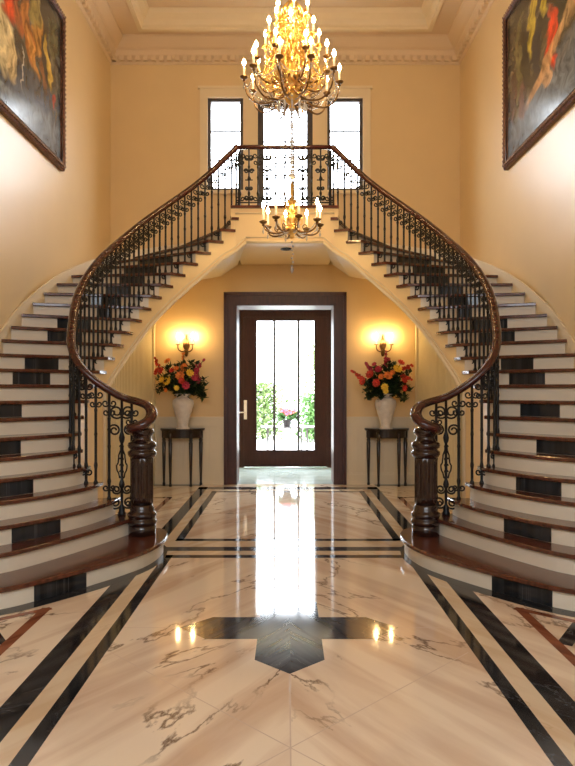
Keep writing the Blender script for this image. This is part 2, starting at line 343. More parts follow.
def staircase(sx, label, blocks):
    st = empty('curved_staircase', label, 'staircase', (sx*-2.5, 6.2, 0), 'pair of curved staircases')
    for k in range(1, NK):
        z = k*RISE; a = nose(k); b = nose(k+1)
        if len(a) != len(b):
            b = crom([b[0], b[len(b)//2], b[-1]], len(a)) if len(b) < len(a) else b
        # riser
        mb = MB(); zb = z-RISE
        mb.grid([[(p[0],p[1],zb) for p in a],[(p[0],p[1],z-.035) for p in a]], flip=True)
        rz = put(mb, 'riser', M['riser'], st, sx)
        # tread with nosing
        mb = MB()
        fr = offset(a, .035); bk = offset(b, -.01)
        n = len(a)
        # overhang beyond the string on the open side
        def ext(pl):
            d = (pl[0][0]-pl[1][0], pl[0][1]-pl[1][1]); q = sqrt(d[0]**2+d[1]**2) or 1
            return [(pl[0][0]+d[0]/q*.035, pl[0][1]+d[1]/q*.035)]+list(pl)
        fr = ext(fr); bk = ext(bk); n += 1
        zt, zl = z, z-.035
        fr2 = [(p[0]+(fr[i][0]-bk[i][0])*0, p[1]) for i, p in enumerate(fr)]
        rows = [[(p[0],p[1],zl) for p in bk],[(p[0],p[1],zl) for p in fr],[(p[0],p[1],zl+.005) for p in offset(fr,.006)],[(p[0],p[1],zt-.006) for p in offset(fr,.006)],[(p[0],p[1],zt) for p in fr],[(p[0],p[1],zt) for p in bk]]
        mb.grid(rows, flip=False)
        mb.poly([r[0] for r in rows][::-1]); mb.poly([r[-1] for r in rows])
        put(mb, 'tread', M['tread'], st, sx)
        # black marble block let into the riser
        if k in blocks:
            lo, hi = blocks[k]
            s = [p for p in offset(crom(a, 160), .004) if lo <= (px_x(p[0], p[1]) if sx > 0 else px_x(p[0], p[1])) <= hi]
            if len(s) >= 2:
                mb = MB(); s0 = offset(s, -.004)
                rows = [[(p[0],p[1],zb+.002) for p in s0],[(p[0],p[1],zb+.002) for p in s],[(p[0],p[1],z-.036) for p in s],[(p[0],p[1],z-.036) for p in s0]]
                mb.grid(rows, flip=True); mb.poly([r[0] for r in rows]); mb.poly([r[-1] for r in rows][::-1])
                pb = put(mb, 'marble_block', M['blackm'], rz, sx)
    # last riser up to the landing
    mb = MB(); a = nose(25); mb.grid([[(p[0],p[1],3.84) for p in a],[(p[0],p[1],3.96) for p in a]], flip=True); put(mb, 'riser', M['riser'], st, sx)
    # cut string on the open side
    mb = MB(); S = 5
    for k in range(1, NK):
        top = []; bot = []
        for i in range(S+1):
            kk = k+i/S; p = smooth_at(I, kk); zb = 0 if kk < KS-.01 or (k < KS-.01) else max(0, kk*RISE-off_s(kk)); zt = k*RISE-.03
            top.append((p[0],p[1],max(zt,zb+.01))); bot.append((p[0],p[1],zb))
        mb.grid([bot, top], sm=False)
    mb.poly([(-.62,8.94,3.41),(-.52,8.939,3.5),(-.52,8.939,3.6),(-.66,8.939,3.6)])
    put(mb, 'stringer', M['string'], st, sx)
    # mouldings along the lower edge of the string
    for dz, r in ((.012, .02), (.075, .009)):
        mb = MB(); pts = []
        kk = KS
        while kk <= 25.001:
            p = smooth_at(I, kk); q = smooth_at(I, kk+.05); h = smooth_at(I, kk-.05)
            tx, ty = q[0]-h[0], q[1]-h[1]; d = sqrt(tx*tx+ty*ty) or 1
            pts.append((p[0]+ty/d*.008, p[1]-tx/d*.008, max(.01, kk*RISE-off_s(kk))+dz)); kk += .2
        pts.append((-.52,8.93,3.5+dz))
        if dz < .05: pts.insert(0, (pts[0][0], pts[0][1], .02))
        mb.tube(pts, r, 8); put(mb, 'string_moulding', M['trim'], st, sx)
    # plastered underside
    mb = MB(); rows = []; kk = KS
    while kk <= 25.01:
        a = smooth_at(I, kk); b = smooth_at(SO, kk); z0 = max(.0, kk*RISE-off_s(kk)); z1 = max(0, kk*RISE-off_s(kk)-.06*min(1, max(0, (25-kk)/3)))
        rows.append([(a[0]+(b[0]-a[0])*i/6, a[1]+(b[1]-a[1])*i/6, z0+(z1-z0)*i/6) for i in range(7)]); kk += .25
    rows.insert(0, [(p[0],p[1],0) for p in rows[0]])
    rows.append([(-.52-.26*i/6, 8.94+2.06*i/6, 3.5+.1*i/6) for i in range(7)])
    mb.grid(rows, sm=False); put(mb, 'soffit', M['trim'], st, sx)
    # skirting along the wall
    mb = MB(); rows = []; kk = 1.0
    while kk <= 24.4:
        o = smooth_at(O, kk); w = smooth_at(W, kk); z = kk*RISE
        o = (max(o[0], -2.975), o[1])
        rows.append([(o[0],o[1],max(0,z-.40)),(o[0],o[1],z+.10),(o[0]-.022,o[1]+.012,z+.105),(o[0]-.022,o[1]+.012,z+.0),(w[0],w[1],z+.0)]); kk += .2
    mb.grid(rows, flip=True); mb.poly(rows[0]); mb.poly(rows[-1][::-1]); put(mb, 'skirting', M['trim'], st, sx)
    return st
BL = {1:(34,91),3:(13,63),5:(-14,36),7:(-24,23),9:(-20,24),11:(14,52),12:(26,60),14:(48,84),15:(58,92),16:(98,113),17:(92,122),18:(108,132),19:(122,146),20:(126,158),21:(140,172)}
BR = {1:(15,78),3:(16,66),5:(7,54),7:(-7,33),9:(9,50),11:(24,61),12:(36,69),14:(55,90),15:(62,98),16:(98,113),17:(92,122),18:(108,132),19:(122,146),20:(126,158),21:(140,172)}
stL = staircase(1, 'curved staircase on the left with mahogany treads, cream risers and black marble blocks', BL)
stR = staircase(-1, 'curved staircase on the right with mahogany treads, cream risers and black marble blocks', BR)

# ------------------------------------------------------------------ scrollwork helpers
def spiral(cu, cv, r, turns, a0, sgn=1, n=16):
    return [(cu+sgn*r*(1-.72*i/(n-1))*cos(a0+2*pi*turns*i/(n-1)), cv+r*(1-.72*i/(n-1))*sin(a0+2*pi*turns*i/(n-1))) for i in range(n)]
def place2(pts, base, tx, ty): return [(base[0]+u*tx, base[1]+u*ty, base[2]+v) for (u, v) in pts]
def baluster_mb(base, h, r=.0125):
    mb = MB(); c = base
    mb.lathe([(.022,0),(.022,.012),(.013,.03),(r,.05),(r,.14),(.016,.155),(.019,.175),(.016,.195),(r,.21),(r,h*.5-.03),(.014,h*.5-.015),(.017,h*.5),(.014,h*.5+.015),(r,h*.5+.03),(r,h-.27),(.015,h-.255),(.017,h-.24),(.012,h-.225),(r,h-.2),(r,h)], 7, c)
    return mb
def scroll_mb(base, h, tx, ty, low=True):
    mb = MB(); r = .0085
    mb.tube([(base[0],base[1],base[2]+.08),(base[0],base[1],base[2]+h-.05)], .004, 5)
    for s in (-1, 1):
        mb.tube(place2(spiral(s*.036, h-.095, .036, 1.15, pi, s), base, tx, ty), r, 5)
        mb.tube(place2(spiral(s*.030, h-.185, .030, 1.15, pi, s), base, tx, ty), r, 5)
        if low: mb.tube(place2(spiral(s*.032, .11, .032, 1.15, pi, s), base, tx, ty), r, 5)
    return mb
def big_scroll_mb(base, h, tx, ty, wid=.09):
    mb = MB(); r = .0095
    mb.tube([(base[0],base[1],base[2]+.05),(base[0],base[1],base[2]+h-.05)], .005, 5)
    for s in (-1, 1):
        mb.tube(place2(spiral(s*wid*.45, h-.12, wid*.62, 1.6, pi, s, 26), base, tx, ty), r, 6)
        mb.tube(place2(spiral(s*wid*.62, h-.30, wid*.52, 1.5, 0 if s > 0 else 0, -s if False else s, 24), base, tx, ty), r, 6)
        mb.tube(place2(spiral(s*wid*.55, .12, wid*.55, 1.6, pi, s, 26), base, tx, ty), r, 6)
        mb.tube(place2(spiral(s*wid*.45, .25, wid*.4, 1.5, pi, s, 22), base, tx, ty), r, 6)
        pts = [(s*(.02+.03*sin(pi*i/10)*(1 if (i//3) % 2 else .55)), .36+(h-.78)*i/14) for i in range(15)]
        mb.tube(place2(pts, base, tx, ty), r*.8, 6)
    for i in range(7):
        z = .36+(h-.76)*i/6
        mb.tube(place2(spiral(0, z, .022, 1, 0, 1, 10), base, tx, ty), r*.7, 5)
    return mb

def balustrade(sx, label):
    t = empty('stair_balustrade', label, 'balustrade', (sx*-1.36, 6.43, RISE), 'pair of stair balustrades')
    # handrail
    pts = []
    for p in [(-1.375,6.44,1.19),(-1.43,6.40,1.175),(-1.425,6.32,1.18),(-1.35,6.285,1.205),(-1.275,6.315,1.255),(-1.258,6.385,1.325),(-1.31,6.455,1.39),(-1.42,6.53,1.428)]: pts.append(p)
    kk = 2.45
    while kk <= 24.01:
        b = Bpos(kk); pts.append((b[0], b[1], kk*RISE+HR(kk))); kk += .35
    pts += [(-.63,8.975,4.805)]
    for _ in range(6): pts = pts[:10]+[tuple((pts[i-1][j]+2*pts[i][j]+pts[i+1][j])/4 for j in range(3)) for i in range(10, len(pts)-1)]+pts[-1:]
    pts = crom(pts, 150)
    # extra thickness at the volute
    rad = [.046+.024*max(0, 1-i/17) for i in range(150)]
    mb = MB(); mb.tube(pts, rad, 12, up=(0,0,1), flat=(1.0,.82))
    put(mb, 'handrail', M['wood'], t, sx)
    # newel post
    c = (-1.36, 6.43, 0); z0 = RISE
    mb = MB(); mb.lathe([(.130,z0),(.130,.25),(.122,.255)], 24, c)
    nw = put(mb, 'newel_post', M['newel'], t, sx)
    mb = MB(); mb.lathe([(.112,.25),(.134,.262),(.142,.285),(.134,.305),(.118,.315),(.132,.33),(.140,.352),(.132,.372),(.112,.385),(.116,.41),(.104,.435),(.100,.45)], 28, c); put(mb, 'base_ring', M['newel'], nw, sx)
    mb = MB(); mb.lathe([(.100,.45),(.104,.47)]+[(.106,.47+.42*i/8) for i in range(9)]+[(.100,.90)], 72, c, flute=12, fz=(.475,.885), fd=.16); put(mb, 'fluted_shaft', M['newel'], nw, sx)
    mb = MB(); mb.lathe([(.100,.895),(.122,.905),(.136,.93),(.136,.955),(.118,.968),(.112,.98),(.130,.992),(.138,1.015),(.130,1.04),(.105,1.05),(.088,1.075),(.085,1.095),(.10,1.115),(.115,1.14),(.108,1.17),(.09,1.185),(.0,1.19)], 28, c); put(mb, 'cap_ring', M['newel'], nw, sx)
    # balusters, two to a tread
    n = 0
    for kk in [2.22,2.70,3.35,4.1,4.75,5.3,5.8]+[6.3+.5*i for i in range(38)]:
        b = Bpos(kk); zb = math.floor(kk)*RISE; zt = min(kk*RISE+HR(kk), 4.78)-.025
        if n == 1:
            mb = MB(); h = zt-zb; base = (b[0], b[1], zb)
            mb.lathe([(.04,0),(.04,.02),(.028,.04),(.032,.06),(.02,.085),(.014,.1),(.014,.26),(.026,.275),(.03,.30),(.022,.33),(.014,.35),(.014,h*.62),(.024,h*.64),(.03,h*.67),(.022,h*.7),(.014,h*.72),(.012,h)], 10, base)
            o = put(mb, 'scroll_baluster', M['iron'], t, sx)
            put(big_scroll_mb(base, h, b[2], b[3], .115), 'scrollwork', M['iron'], o, sx)
        else:
            base = (b[0], b[1], zb)
            o = put(baluster_mb(base, zt-zb, .0135 if kk < 6 else .0125), 'baluster', M['iron'], t, sx)
            put(scroll_mb(base, zt-zb, b[2], b[3], n % 2 == 0), 'scrollwork', M['iron'], o, sx)
        n += 1
    return t
balL = balustrade(1, 'black iron balustrade with mahogany handrail and newel on the left staircase')
balR = balustrade(-1, 'black iron balustrade with mahogany handrail and newel on the right staircase')

def balcony():
    t = empty('balcony_railing', 'straight black iron railing with mahogany rail along the upper landing', 'railing', (0, 8.98, 4.0))
    mb = MB(); mb.tube([(-.69,8.985,4.80),(-.3,8.985,4.80),(.3,8.985,4.80),(.69,8.985,4.80)], .036, 12, up=(0,0,1), flat=(1,.82)); put(mb, 'handrail', M['wood'], t)
    mb = MB(); mb.box(-.66, .66, 8.975, 8.995, 4.05, 4.065); put(mb, 'bottom_bar', M['iron'], t)
    xs = [-.60+.12*i for i in range(11)]
    for i, x in enumerate(xs):
        base = (x, 8.985, 4.0); h = .78
        o = put(baluster_mb(base, h, .0105), 'baluster', M['iron'], t)
        if i in (1, 9, 3, 7):
            put(big_scroll_mb(base, h, 1, 0, .06), 'scrollwork', M['iron'], o)
        else:
            put(scroll_mb(base, h, 1, 0), 'scrollwork', M['iron'], o)
balcony()

# ------------------------------------------------------------------ setting
def wall_with_holes(name, axis_y0, axis_y1, x0, x1, z0, z1, holes, mat):
    """wall in the x-z plane with rectangular holes"""
    mb = MB(); xs = sorted(set([x0,x1]+[h[0] for h in holes]+[h[1] for h in holes])); zs = sorted(set([z0,z1]+[h[2] for h in holes]+[h[3] for h in holes]))
    for i in range(len(xs)-1):
        for j in range(len(zs)-1):
            cx, cz = (xs[i]+xs[i+1])/2, (zs[j]+zs[j+1])/2
            if any(h[0] < cx < h[1] and h[2] < cz < h[3] for h in holes): continue
            mb.box(xs[i], xs[i+1], axis_y0, axis_y1, zs[j], zs[j+1])
    return structure(mb.build(name, mat))
YF, CZ = -3.0, 7.5
mb = MB(); mb.box(-3.2,-3.0,YF,11.7,-.1,CZ); structure(mb.build('wall_left', M['wall']))
mb = MB(); mb.box(3.0,3.2,YF,11.7,-.1,CZ); structure(mb.build('wall_right', M['wall']))
wall_with_holes('wall_back', 11.0, 11.5, -3.0, 3.0, 0, 3.6, [(-.81,.81,0,2.95)], M['wall_low'])
wins = [(-1.33,-.72,4.96,6.55),(-.47,.47,4.0,6.5),(.72,1.33,4.96,6.55)]
wall_with_holes('wall_upper', 11.5, 11.7, -3.0, 3.0, 3.6, CZ, wins, M['wall'])
fill_wins = [(-2.3,-1.5,2.6,5.4),(-.5,.5,2.6,5.6),(1.5,2.3,2.6,5.4)]  # unseen windows behind the camera, added and sized to let in fill light
wall_with_holes('wall_front', YF-.2, YF, -3.0, 3.0, 0, CZ, fill_wins, M['wall'])
for i, w in enumerate(fill_wins):
    mb = MB(); y = YF-.1
    for x in (w[0], w[1]-.06): mb.box(x, x+.06, y-.04, y+.04, w[2], w[3])
    for k in range(6): z = w[2]+(w[3]-w[2]-.06)*k/5; mb.box(w[0], w[1], y-.04, y+.04, z, z+.06)
    structure(mb.build('window_%d' % (i+4), M['winframe']))  # frame of an added fill-light opening

# floor: cream marble with inlaid bands
def floor():
    mb = MB(); U = .045
    mb.box(-3, 3, YF, 11.0, -.1, 0, 0)
    E = .0008
    def strip(x0, x1, y0, y1, mi, e=E):
        mb.poly([(x0,y0,e),(x1,y0,e),(x1,y1,e),(x0,y1,e)], mi)
    def line(a, b, w, mi, e=E):
        dx, dy = b[0]-a[0], b[1]-a[1]; q = sqrt(dx*dx+dy*dy); nx, ny = -dy/q*w/2, dx/q*w/2
        mb.poly([(a[0]-nx,a[1]-ny,e),(b[0]-nx,b[1]-ny,e),(b[0]+nx,b[1]+ny,e),(a[0]+nx,a[1]+ny,e)], mi)
    n0, n1, w0, w1 = 1.08, 1.16, 1.27, 1.41
    for s in (-1, 1):
        a, b = sorted((U+s*n1, U+s*w0)); strip(a, b, YF, 10.66, 2, E*.5)          # buff strip between the bands
        a, b = sorted((U+s*n0, U+s*n1)); strip(a, b, YF, 6.27, 1); strip(a, b, 6.85, 10.2, 1)
        a, b = sorted((U+s*w0, U+s*w1)); strip(a, b, YF, 10.66, 1)
        a, b = sorted((U+s*w1, s*3.0)); strip(a, b, 10.78, 11.0, 1)
        # brown outlined side panels beyond and in front of the stair foot
        a, b = sorted((s*1.62, s*1.69)); strip(a, b, 7.6, 9.65, 3)
        a, b = sorted((s*1.62, s*2.2)); strip(a, b, 9.57, 9.65, 3)
        line((s*1.67, 4.75), (s*1.67, 0.4), .07, 3)
        line((s*1.64, 4.74), (s*2.6, 3.90), .065, 3, E*1.1)
        line((s*1.71, 4.06), (s*2.1, 4.62), .09, 1, E*.9)
    strip(U-n1, U+n1, 6.16, 6.27, 1); strip(U-w1, U+w1, 6.43, 6.59, 1); strip(U-n1, U+n1, 6.85, 6.95, 1)
    strip(U-n1, U+n1, 10.12, 10.2, 1); strip(U-w1, U+w1, 10.42, 10.66, 1)
    strip(U-w0, U+w0, 6.27, 6.43, 2, E*.5); strip(U-n1, U+n1, 6.59, 6.85, 2, E*.5)
    # black border following the first step
    for s in (-1, 1):
        a = crom(NOSE[1], 60); b = [offset(a, 0.04+.09*min(1, max(0, (i-8)/18)))[i] for i in range(60)]
        for i in range(59):
            q = [(a[i][0],a[i][1]),(b[i][0],b[i][1]),(b[i+1][0],b[i+1][1]),(a[i+1][0],a[i+1][1])]
            q = [(-s*x, y, E*1.3) for x, y in q]
            if s < 0: pass
            else: q = q[::-1]
            mb.poly(q[::-1], 1)
    # cross medallion
    cy = 4.352; A, S, T = .2, .52, .71
    cr = [(A,A),(S,A),(T,0),(S,-A),(A,-A),(A,-S),(0,-T),(-A,-S),(-A,-A),(-S,-A),(-T,0),(-S,A),(-A,A),(-A,S),(0,T),(A,S)]
    cen = len(mb.v); mb.v.append((U,cy,E)); o = len(mb.v); mb.v += [(U+x,cy+y,E) for x, y in cr]
    for i in range(16): mb.face([cen, o+(i+1) % 16, o+i], 5)
    # joints
    j = .006
    line((U,YF),(U,3.63),j,4); line((U,5.08),(U,6.16),j,4)
    line((U,2.89),(U-1.05,3.94),j,4,E*.9); line((U,2.89),(U+1.05,3.94),j,4,E*.9); line((U,2.89),(U-1.05,1.84),j,4,E*.9); line((U,2.89),(U+1.05,1.84),j,4,E*.9)
    line((U-n0,cy),(U-T,cy),j,4); line((U+T,cy),(U+n0,cy),j,4)
    line((U,8.3),(U-1.05,8.3),j,4); line((U,8.3),(U+1.05,8.3),j,4)
    o = structure(mb.build('floor', [M['marble'],M['blackm'],M['bandm'],M['brownm'],M['joint'],M['greym']]))
    # all inlay faces up
    for p in o.data.polygons:
        if p.material_index > 0 and p.normal.z < 0: p.flip()
floor()
mb = MB(); mb.box(-1.3,1.3,11.0,13.55,-.1,0); structure(mb.build('floor_vestibule', M['slate']))

# upper landing
mb = MB(); mb.box(-.72,.72,8.94,11.5,3.6,3.965); mb.box(-.53,.53,8.94,9.1,3.5,3.6); ld = structure(mb.build('landing', M['string']))
mb = MB(); mb.box(-.72,.72,8.905,11.5,3.965,4.0); o = mb.build('landing_boards', M['tread'], ld)
mb = MB()
for (z, r) in ((3.515,.02),(3.58,.009),(3.90,.012)): w_ = .66 if z > 3.8 else .52; mb.tube([(-w_,8.935,z),(w_,8.935,z)], r, 8)
for x in (-.66,.66): pass
mb.build('landing_moulding', M['trim'], ld)

# ceiling with a stepped tray and cornice
def ceiling():
    def ring(mb, x0, x1, y0, y1, X0, X1, Y0, Y1, z0, z1):
        mb.box(x0, X0, y0, y1, z0, z1); mb.box(X1, x1, y0, y1, z0, z1); mb.box(X0, X1, y0, Y0, z0, z1); mb.box(X0, X1, Y1, y1, z0, z1)
    mb = MB()
    ring(mb, -3.2, 3.2, YF-.2, 11.7, -2.35, 2.35, 0, 11.0, CZ, CZ+.25)
    ring(mb, -3.2, 3.2, YF-.2, 11.7, -1.85, 1.85, .6, 10.45, CZ+.25, CZ+.45)
    mb.box(-3.2, 3.2, YF-.2, 11.7, CZ+.45, CZ+.55)
    structure(mb.build('ceiling', M['ceil']))
    prof = [(0,-.38),(.025,-.37),(.045,-.34),(.045,-.3),(.10,-.26),(.13,-.20),(.13,-.17),(.17,-.15),(.25,-.07),(.28,-.04),(.28,0)]
    def sweep(mb, path_fn, prof, n, sm=False):
        mb.grid([[path_fn(i, d, z) for (d, z) in prof] for i in range(n)], sm=sm)
    mb = MB()
    cs = [(-3,YF,1,1),(-3,11.5,1,-1),(3,11.5,-1,-1),(3,YF,-1,1),(-3,YF,1,1)]
    mb.grid([[(x+sx*d, y+sy*d, CZ+z) for (d, z) in prof] for (x, y, sx, sy) in cs], flip=False)
    # dentils under the cornice
    x = -2.96
    while x < 2.95: mb.box(x, x+.08, 11.40, 11.5, CZ-.345, CZ-.25); x += .135
    y = 3.0
    while y < 11.45:
        for s in (-1, 1): a, b = sorted((s*3.0, s*2.90)); mb.box(a, b, y, y+.08, CZ-.345, CZ-.25)
        y += .135
    structure(mb.build('trim_1', M['ceil']))
    mb = MB()
    for (X, Y0, Y1, z, h) in ((2.35, 0, 11.0, CZ, .25), (1.85, .6, 10.45, CZ+.25, .2)):
        pr = [(-.07,-.035),(-.0,-.035),(0,0),(.03,.03),(.05,.10),(.12,.17),(.14,h-.02),(.14,h)]
        cs = [(-X,Y0,1,1),(-X,Y1,1,-1),(X,Y1,-1,-1),(X,Y0,-1,1),(-X,Y0,1,1)]
        mb.grid([[(x+sx*d, y+sy*d, z+q) for (d, q) in pr] for (x, y, sx, sy) in cs])
    structure(mb.build('trim_2', M['trim']))
ceiling()

# upper windows
def window(name, w, cols, rows, door=False):
    y = 11.56; fw = .055 if not door else .10
    mb = MB(); x0, x1, z0, z1 = w
    mb.box(x0,x0+fw,y-.05,y+.05,z0,z1); mb.box(x1-fw,x1,y-.05,y+.05,z0,z1); mb.box(x0+fw,x1-fw,y-.05,y+.05,z1-fw,z1); mb.box(x0+fw,x1-fw,y-.05,y+.05,z0,z0+fw)
    root = structure(mb.build(name, M['winframe']))
    mb = MB(); a, b = x0+fw, x1-fw
    for k in range(1, rows): z = z1-fw-(z1-z0-2*fw)*k/rows; mb.box(a, b, y-.012, y+.012, z-.012, z+.012)
    for k in range(1, cols): x = a+(b-a)*k/cols; mb.box(x-.012, x+.012, y-.012, y+.012, z0+fw, z1-fw)
    mb.build('glazing_bar', M['winframe'], root)
    mb = MB(); mb.poly([(a,y+.02,z0+fw),(b,y+.02,z0+fw),(b,y+.02,z1-fw),(a,y+.02,z1-fw)]); mb.build('pane', M['pane'], root)
window('window_1', wins[0], 1, 3); window('window_2', wins[1], 2, 4, True); window('window_3', wins[2], 1, 3)
mb = MB(); y0, y1 = 11.455, 11.5
mb.box(-1.46,1.46,y0,y1,6.55,6.70); mb.box(-1.49,1.49,y0-.02,y1,6.70,6.74)
for x0, x1, z in ((-1.46,-1.33,4.9),(1.33,1.46,4.9),(-.72,-.47,4.0),(.47,.72,4.0)): mb.box(x0,x1,y0,y1,z,6.55)
mb.box(-.47,.47,y0,y1,6.5,6.55)
for s in (-1,1): a, b = sorted((s*.72,s*1.5)); mb.box(a,b,y0-.02,y1,4.9,4.96)
structure(mb.build('trim_3', M['trim']))

# door casing, vestibule and entrance door
mb = MB(); y0, y1 = 10.93, 11.0
for s in (-1,1):
    a, b = sorted((s*.81,s*.99)); mb.box(a,b,y0,y1,0,3.12); a, b = sorted((s*.95,s*1.0)); mb.box(a,b,y0-.025,y0,0,3.13)
    a, b = sorted((s*.79,s*.83)); mb.box(a,b,y0-.012,11.5,0,2.95)
mb.box(-.81,.81,y0,y1,2.93,3.12); mb.box(-1.0,1.0,y0-.025,y0,3.08,3.14); mb.box(-.83,.83,y0-.012,11.5,2.92,2.955)
structure(mb.build('trim_4', M['doorwood']))
mb = MB()
for s in (-1,1): a, b = sorted((s*1.2,s*1.3)); mb.box(a,b,11.5,13.55,0,3.5)
structure(mb.build('wall_vestibule', M['wall_low']))
mb = MB(); mb.poly([(-1.2,11.5,2.98),(1.2,11.5,2.98),(1.2,13.4,3.17),(-1.2,13.4,3.17)]); mb.box(-1.3,1.3,11.5,13.55,3.4,3.5); structure(mb.build('ceiling_vestibule', M['trim']))
yd = 13.4
mb = MB()
for s in (-1,1):
    a, b = sorted((s*.83,s*.93)); mb.box(a,b,yd-.04,yd+.08,0,3.0); a, b = sorted((s*1.12,s*1.2)); mb.box(a,b,yd-.04,yd+.08,0,3.0)
    a, b = sorted((s*.93,s*1.12)); mb.box(a,b,yd-.02,yd+.06,0,.2)
    for z in (1.0, 2.6): mb.box(a,b,yd-.01,yd+.05,z,z+.04)
mb.box(-1.2,1.2,yd-.04,yd+.08,3.0,3.4)
door = structure(mb.build('door_1', M['leafwood']))
mb = MB(); gx0, gx1, gz0, gz1 = -.60, .60, .325, 2.925
mb.box(-.83,gx0,yd-.025,yd+.03,0.01,3.0); mb.box(gx1,.83,yd-.025,yd+.03,0.01,3.0); mb.box(gx0,gx1,yd-.025,yd+.03,0.01,gz0); mb.box(gx0,gx1,yd-.025,yd+.03,gz1,3.0)
for x in (gx0, gx1-.025): mb.box(x,x+.025,yd-.04,yd-.02,gz0,gz1)
mb.box(gx0,gx1,yd-.04,yd-.02,gz0,gz0+.025)
leaf = mb.build('door_leaf', M['leafwood'], door)
mb = MB()
for x in (-.225,.26): mb.box(x-.024,x+.024,yd-.02,yd+.02,gz0,gz1)
mb.build('glazing_bar', M['winframe'], leaf)
mb = MB(); mb.poly([(gx0,yd,gz0),(gx1,yd,gz0),(gx1,yd,gz1),(gx0,yd,gz1)]); mb.build('pane', M['pane'], leaf)
for s in (-1, 1):
    mb = MB(); a, b = sorted((s*.93,s*1.12)); mb.poly([(a,yd+.01,.2),(b,yd+.01,.2),(b,yd+.01,3.0),(a,yd+.01,3.0)]); mb.build('pane', M['pane'], door)
mb = MB(); mb.box(-.83,-.77,yd-.04,yd-.024,.96,1.34); mb.tube([(-.80,yd-.04,1.10),(-.80,yd-.09,1.10),(-.86,yd-.10,1.10),(-.92,yd-.10,1.09)], .013, 8); mb.lathe([(.0,0),(.02,.0),(.02,.02),(0,.02)], 10, (-.80,yd-.06,1.25))
mb.build('door_handle', M['silver'], leaf)

# wainscot beside the door and side partitions under the stairs
n = 5
for s in (-1, 1):
    mb = MB(); a, b = sorted((s*1.0,s*2.17))
    mb.box(a,b,10.985,11.0,.16,1.0); x = a+.02
    while x < b-.03: mb.box(x,x+.06,10.968,10.985,.16,1.0); x += .085
    mb.box(a,b,10.95,11.0,0,.16); mb.box(a,b,10.96,11.0,.16,.185)
    mb.box(a,b,10.955,11.0,.97,1.07); mb.box(a,b,10.915,11.0,1.07,1.105); mb.box(a,b,10.94,11.0,.955,.97)
    structure(mb.build('trim_%d' % n, M['trim'])); n += 1
    # panelled partition under the flight
    mb = MB(); xo = s*2.17; xi = s*2.3
    def top(y): return 1.9+(y-8.3)*.52
    ys = [8.3+.3*i for i in range(10)]
    for i in range(9):
        y0, y1 = ys[i], ys[i+1]
        t0, t1 = top(y0), top(y1)
        a, b = sorted((xo, xi))
        o = len(mb.v); mb.v += [(a,y0,0),(b,y0,0),(b,y1,0),(a,y1,0),(a,y0,t0),(b,y0,t0),(b,y1,t1),(a,y1,t1)]
        for q in ((0,3,2,1),(4,5,6,7),(0,1,5,4),(1,2,6,5),(2,3,7,6),(3,0,4,7)): mb.face([o+k for k in q])
    y = 8.4
    while y < 10.9:
        a, b = sorted((xo, xo-s*.012)); mb.box(a,b,y,y+.05,.18,top(y)-.05); y += .085
    a, b = sorted((xo, xo-s*.04)); mb.box(a,b,10.86,10.99,0,3.0); mb.box(a,b,8.3,10.86,0,.17)
    structure(mb.build('wall_partition_left' if s < 0 else 'wall_partition_right', M['panel']))

# ------------------------------------------------------------------ paintings
def painting(sx, y0, y1, z0, z1, mat, label):
    t = empty('framed_painting', label, 'painting', (sx*2.97, (y0+y1)/2, z0), 'pair of paintings')
    fw = .10; xw = 3.0
    mb = MB()
    prof = [(0,0.0),(0,.05),(.02,.065),(.04,.06),(.06,.075),(.08,.05),(.10,.035),(.10,.0)]
    cs = [(y0,z0,1,1),(y1,z0,-1,1),(y1,z1,-1,-1),(y0,z1,1,-1),(y0,z0,1,1)]
    mb.grid([[(xw-d, y+sy*w, z+sz*w) for (w, d) in prof] for (y, z, sy, sz) in cs])
    put(mb, 'carved_frame', M['frame'], t, sx)
    mb = MB()
    a0, a1, b0, b1 = y0+fw, y1-fw, z0+fw, z1-fw; d = .03
    for k in range(2): pass
    o_pts = [(xw-d,a0,b0),(xw-d,a1,b0),(xw-d,a1,b1),(xw-d,a0,b1)]
    mb.poly(o_pts)
    o = put(mb, 'canvas', mat, t, sx)
    uv = o.data.uv_layers.new(name='UVMap')
    for lp in o.data.loops:
        v = o.data.vertices[lp.vertex_index].co; wy = v.y+t.location.y; wz = v.z+t.location.z
        uv.data[lp.index].uv = ((wy-a0)/(a1-a0), (wz-b0)/(b1-b0))
    # fillet beading
    mb = MB(); mb.tube([(xw-.052,y0+.095,z0+.095),(xw-.052,y1-.095,z0+.095),(xw-.052,y1-.095,z1-.095),(xw-.052,y0+.095,z1-.095)], .009, 6, closed=True); put(mb, 'bead_moulding', M['darkwood'], t, sx)
    mb = MB(); q = .045; ring = [(xw-.07,y0+q,z0+q),(xw-.07,y1-q,z0+q),(xw-.07,y1-q,z1-q),(xw-.07,y0+q,z1-q)]
    mb.tube(ring, .012, 6, closed=True)
    for e in range(4):
        a, b = ring[e], ring[(e+1) % 4]; L = sqrt(sum((a[j]-b[j])**2 for j in range(3))); nb = int(L/.06)
        for i in range(nb): mb.ball(addv(mul(a, 1-i/nb), mul(b, i/nb)), .022, 6, 4)
    put(mb, 'carved_beading', M['bead'], t, sx)
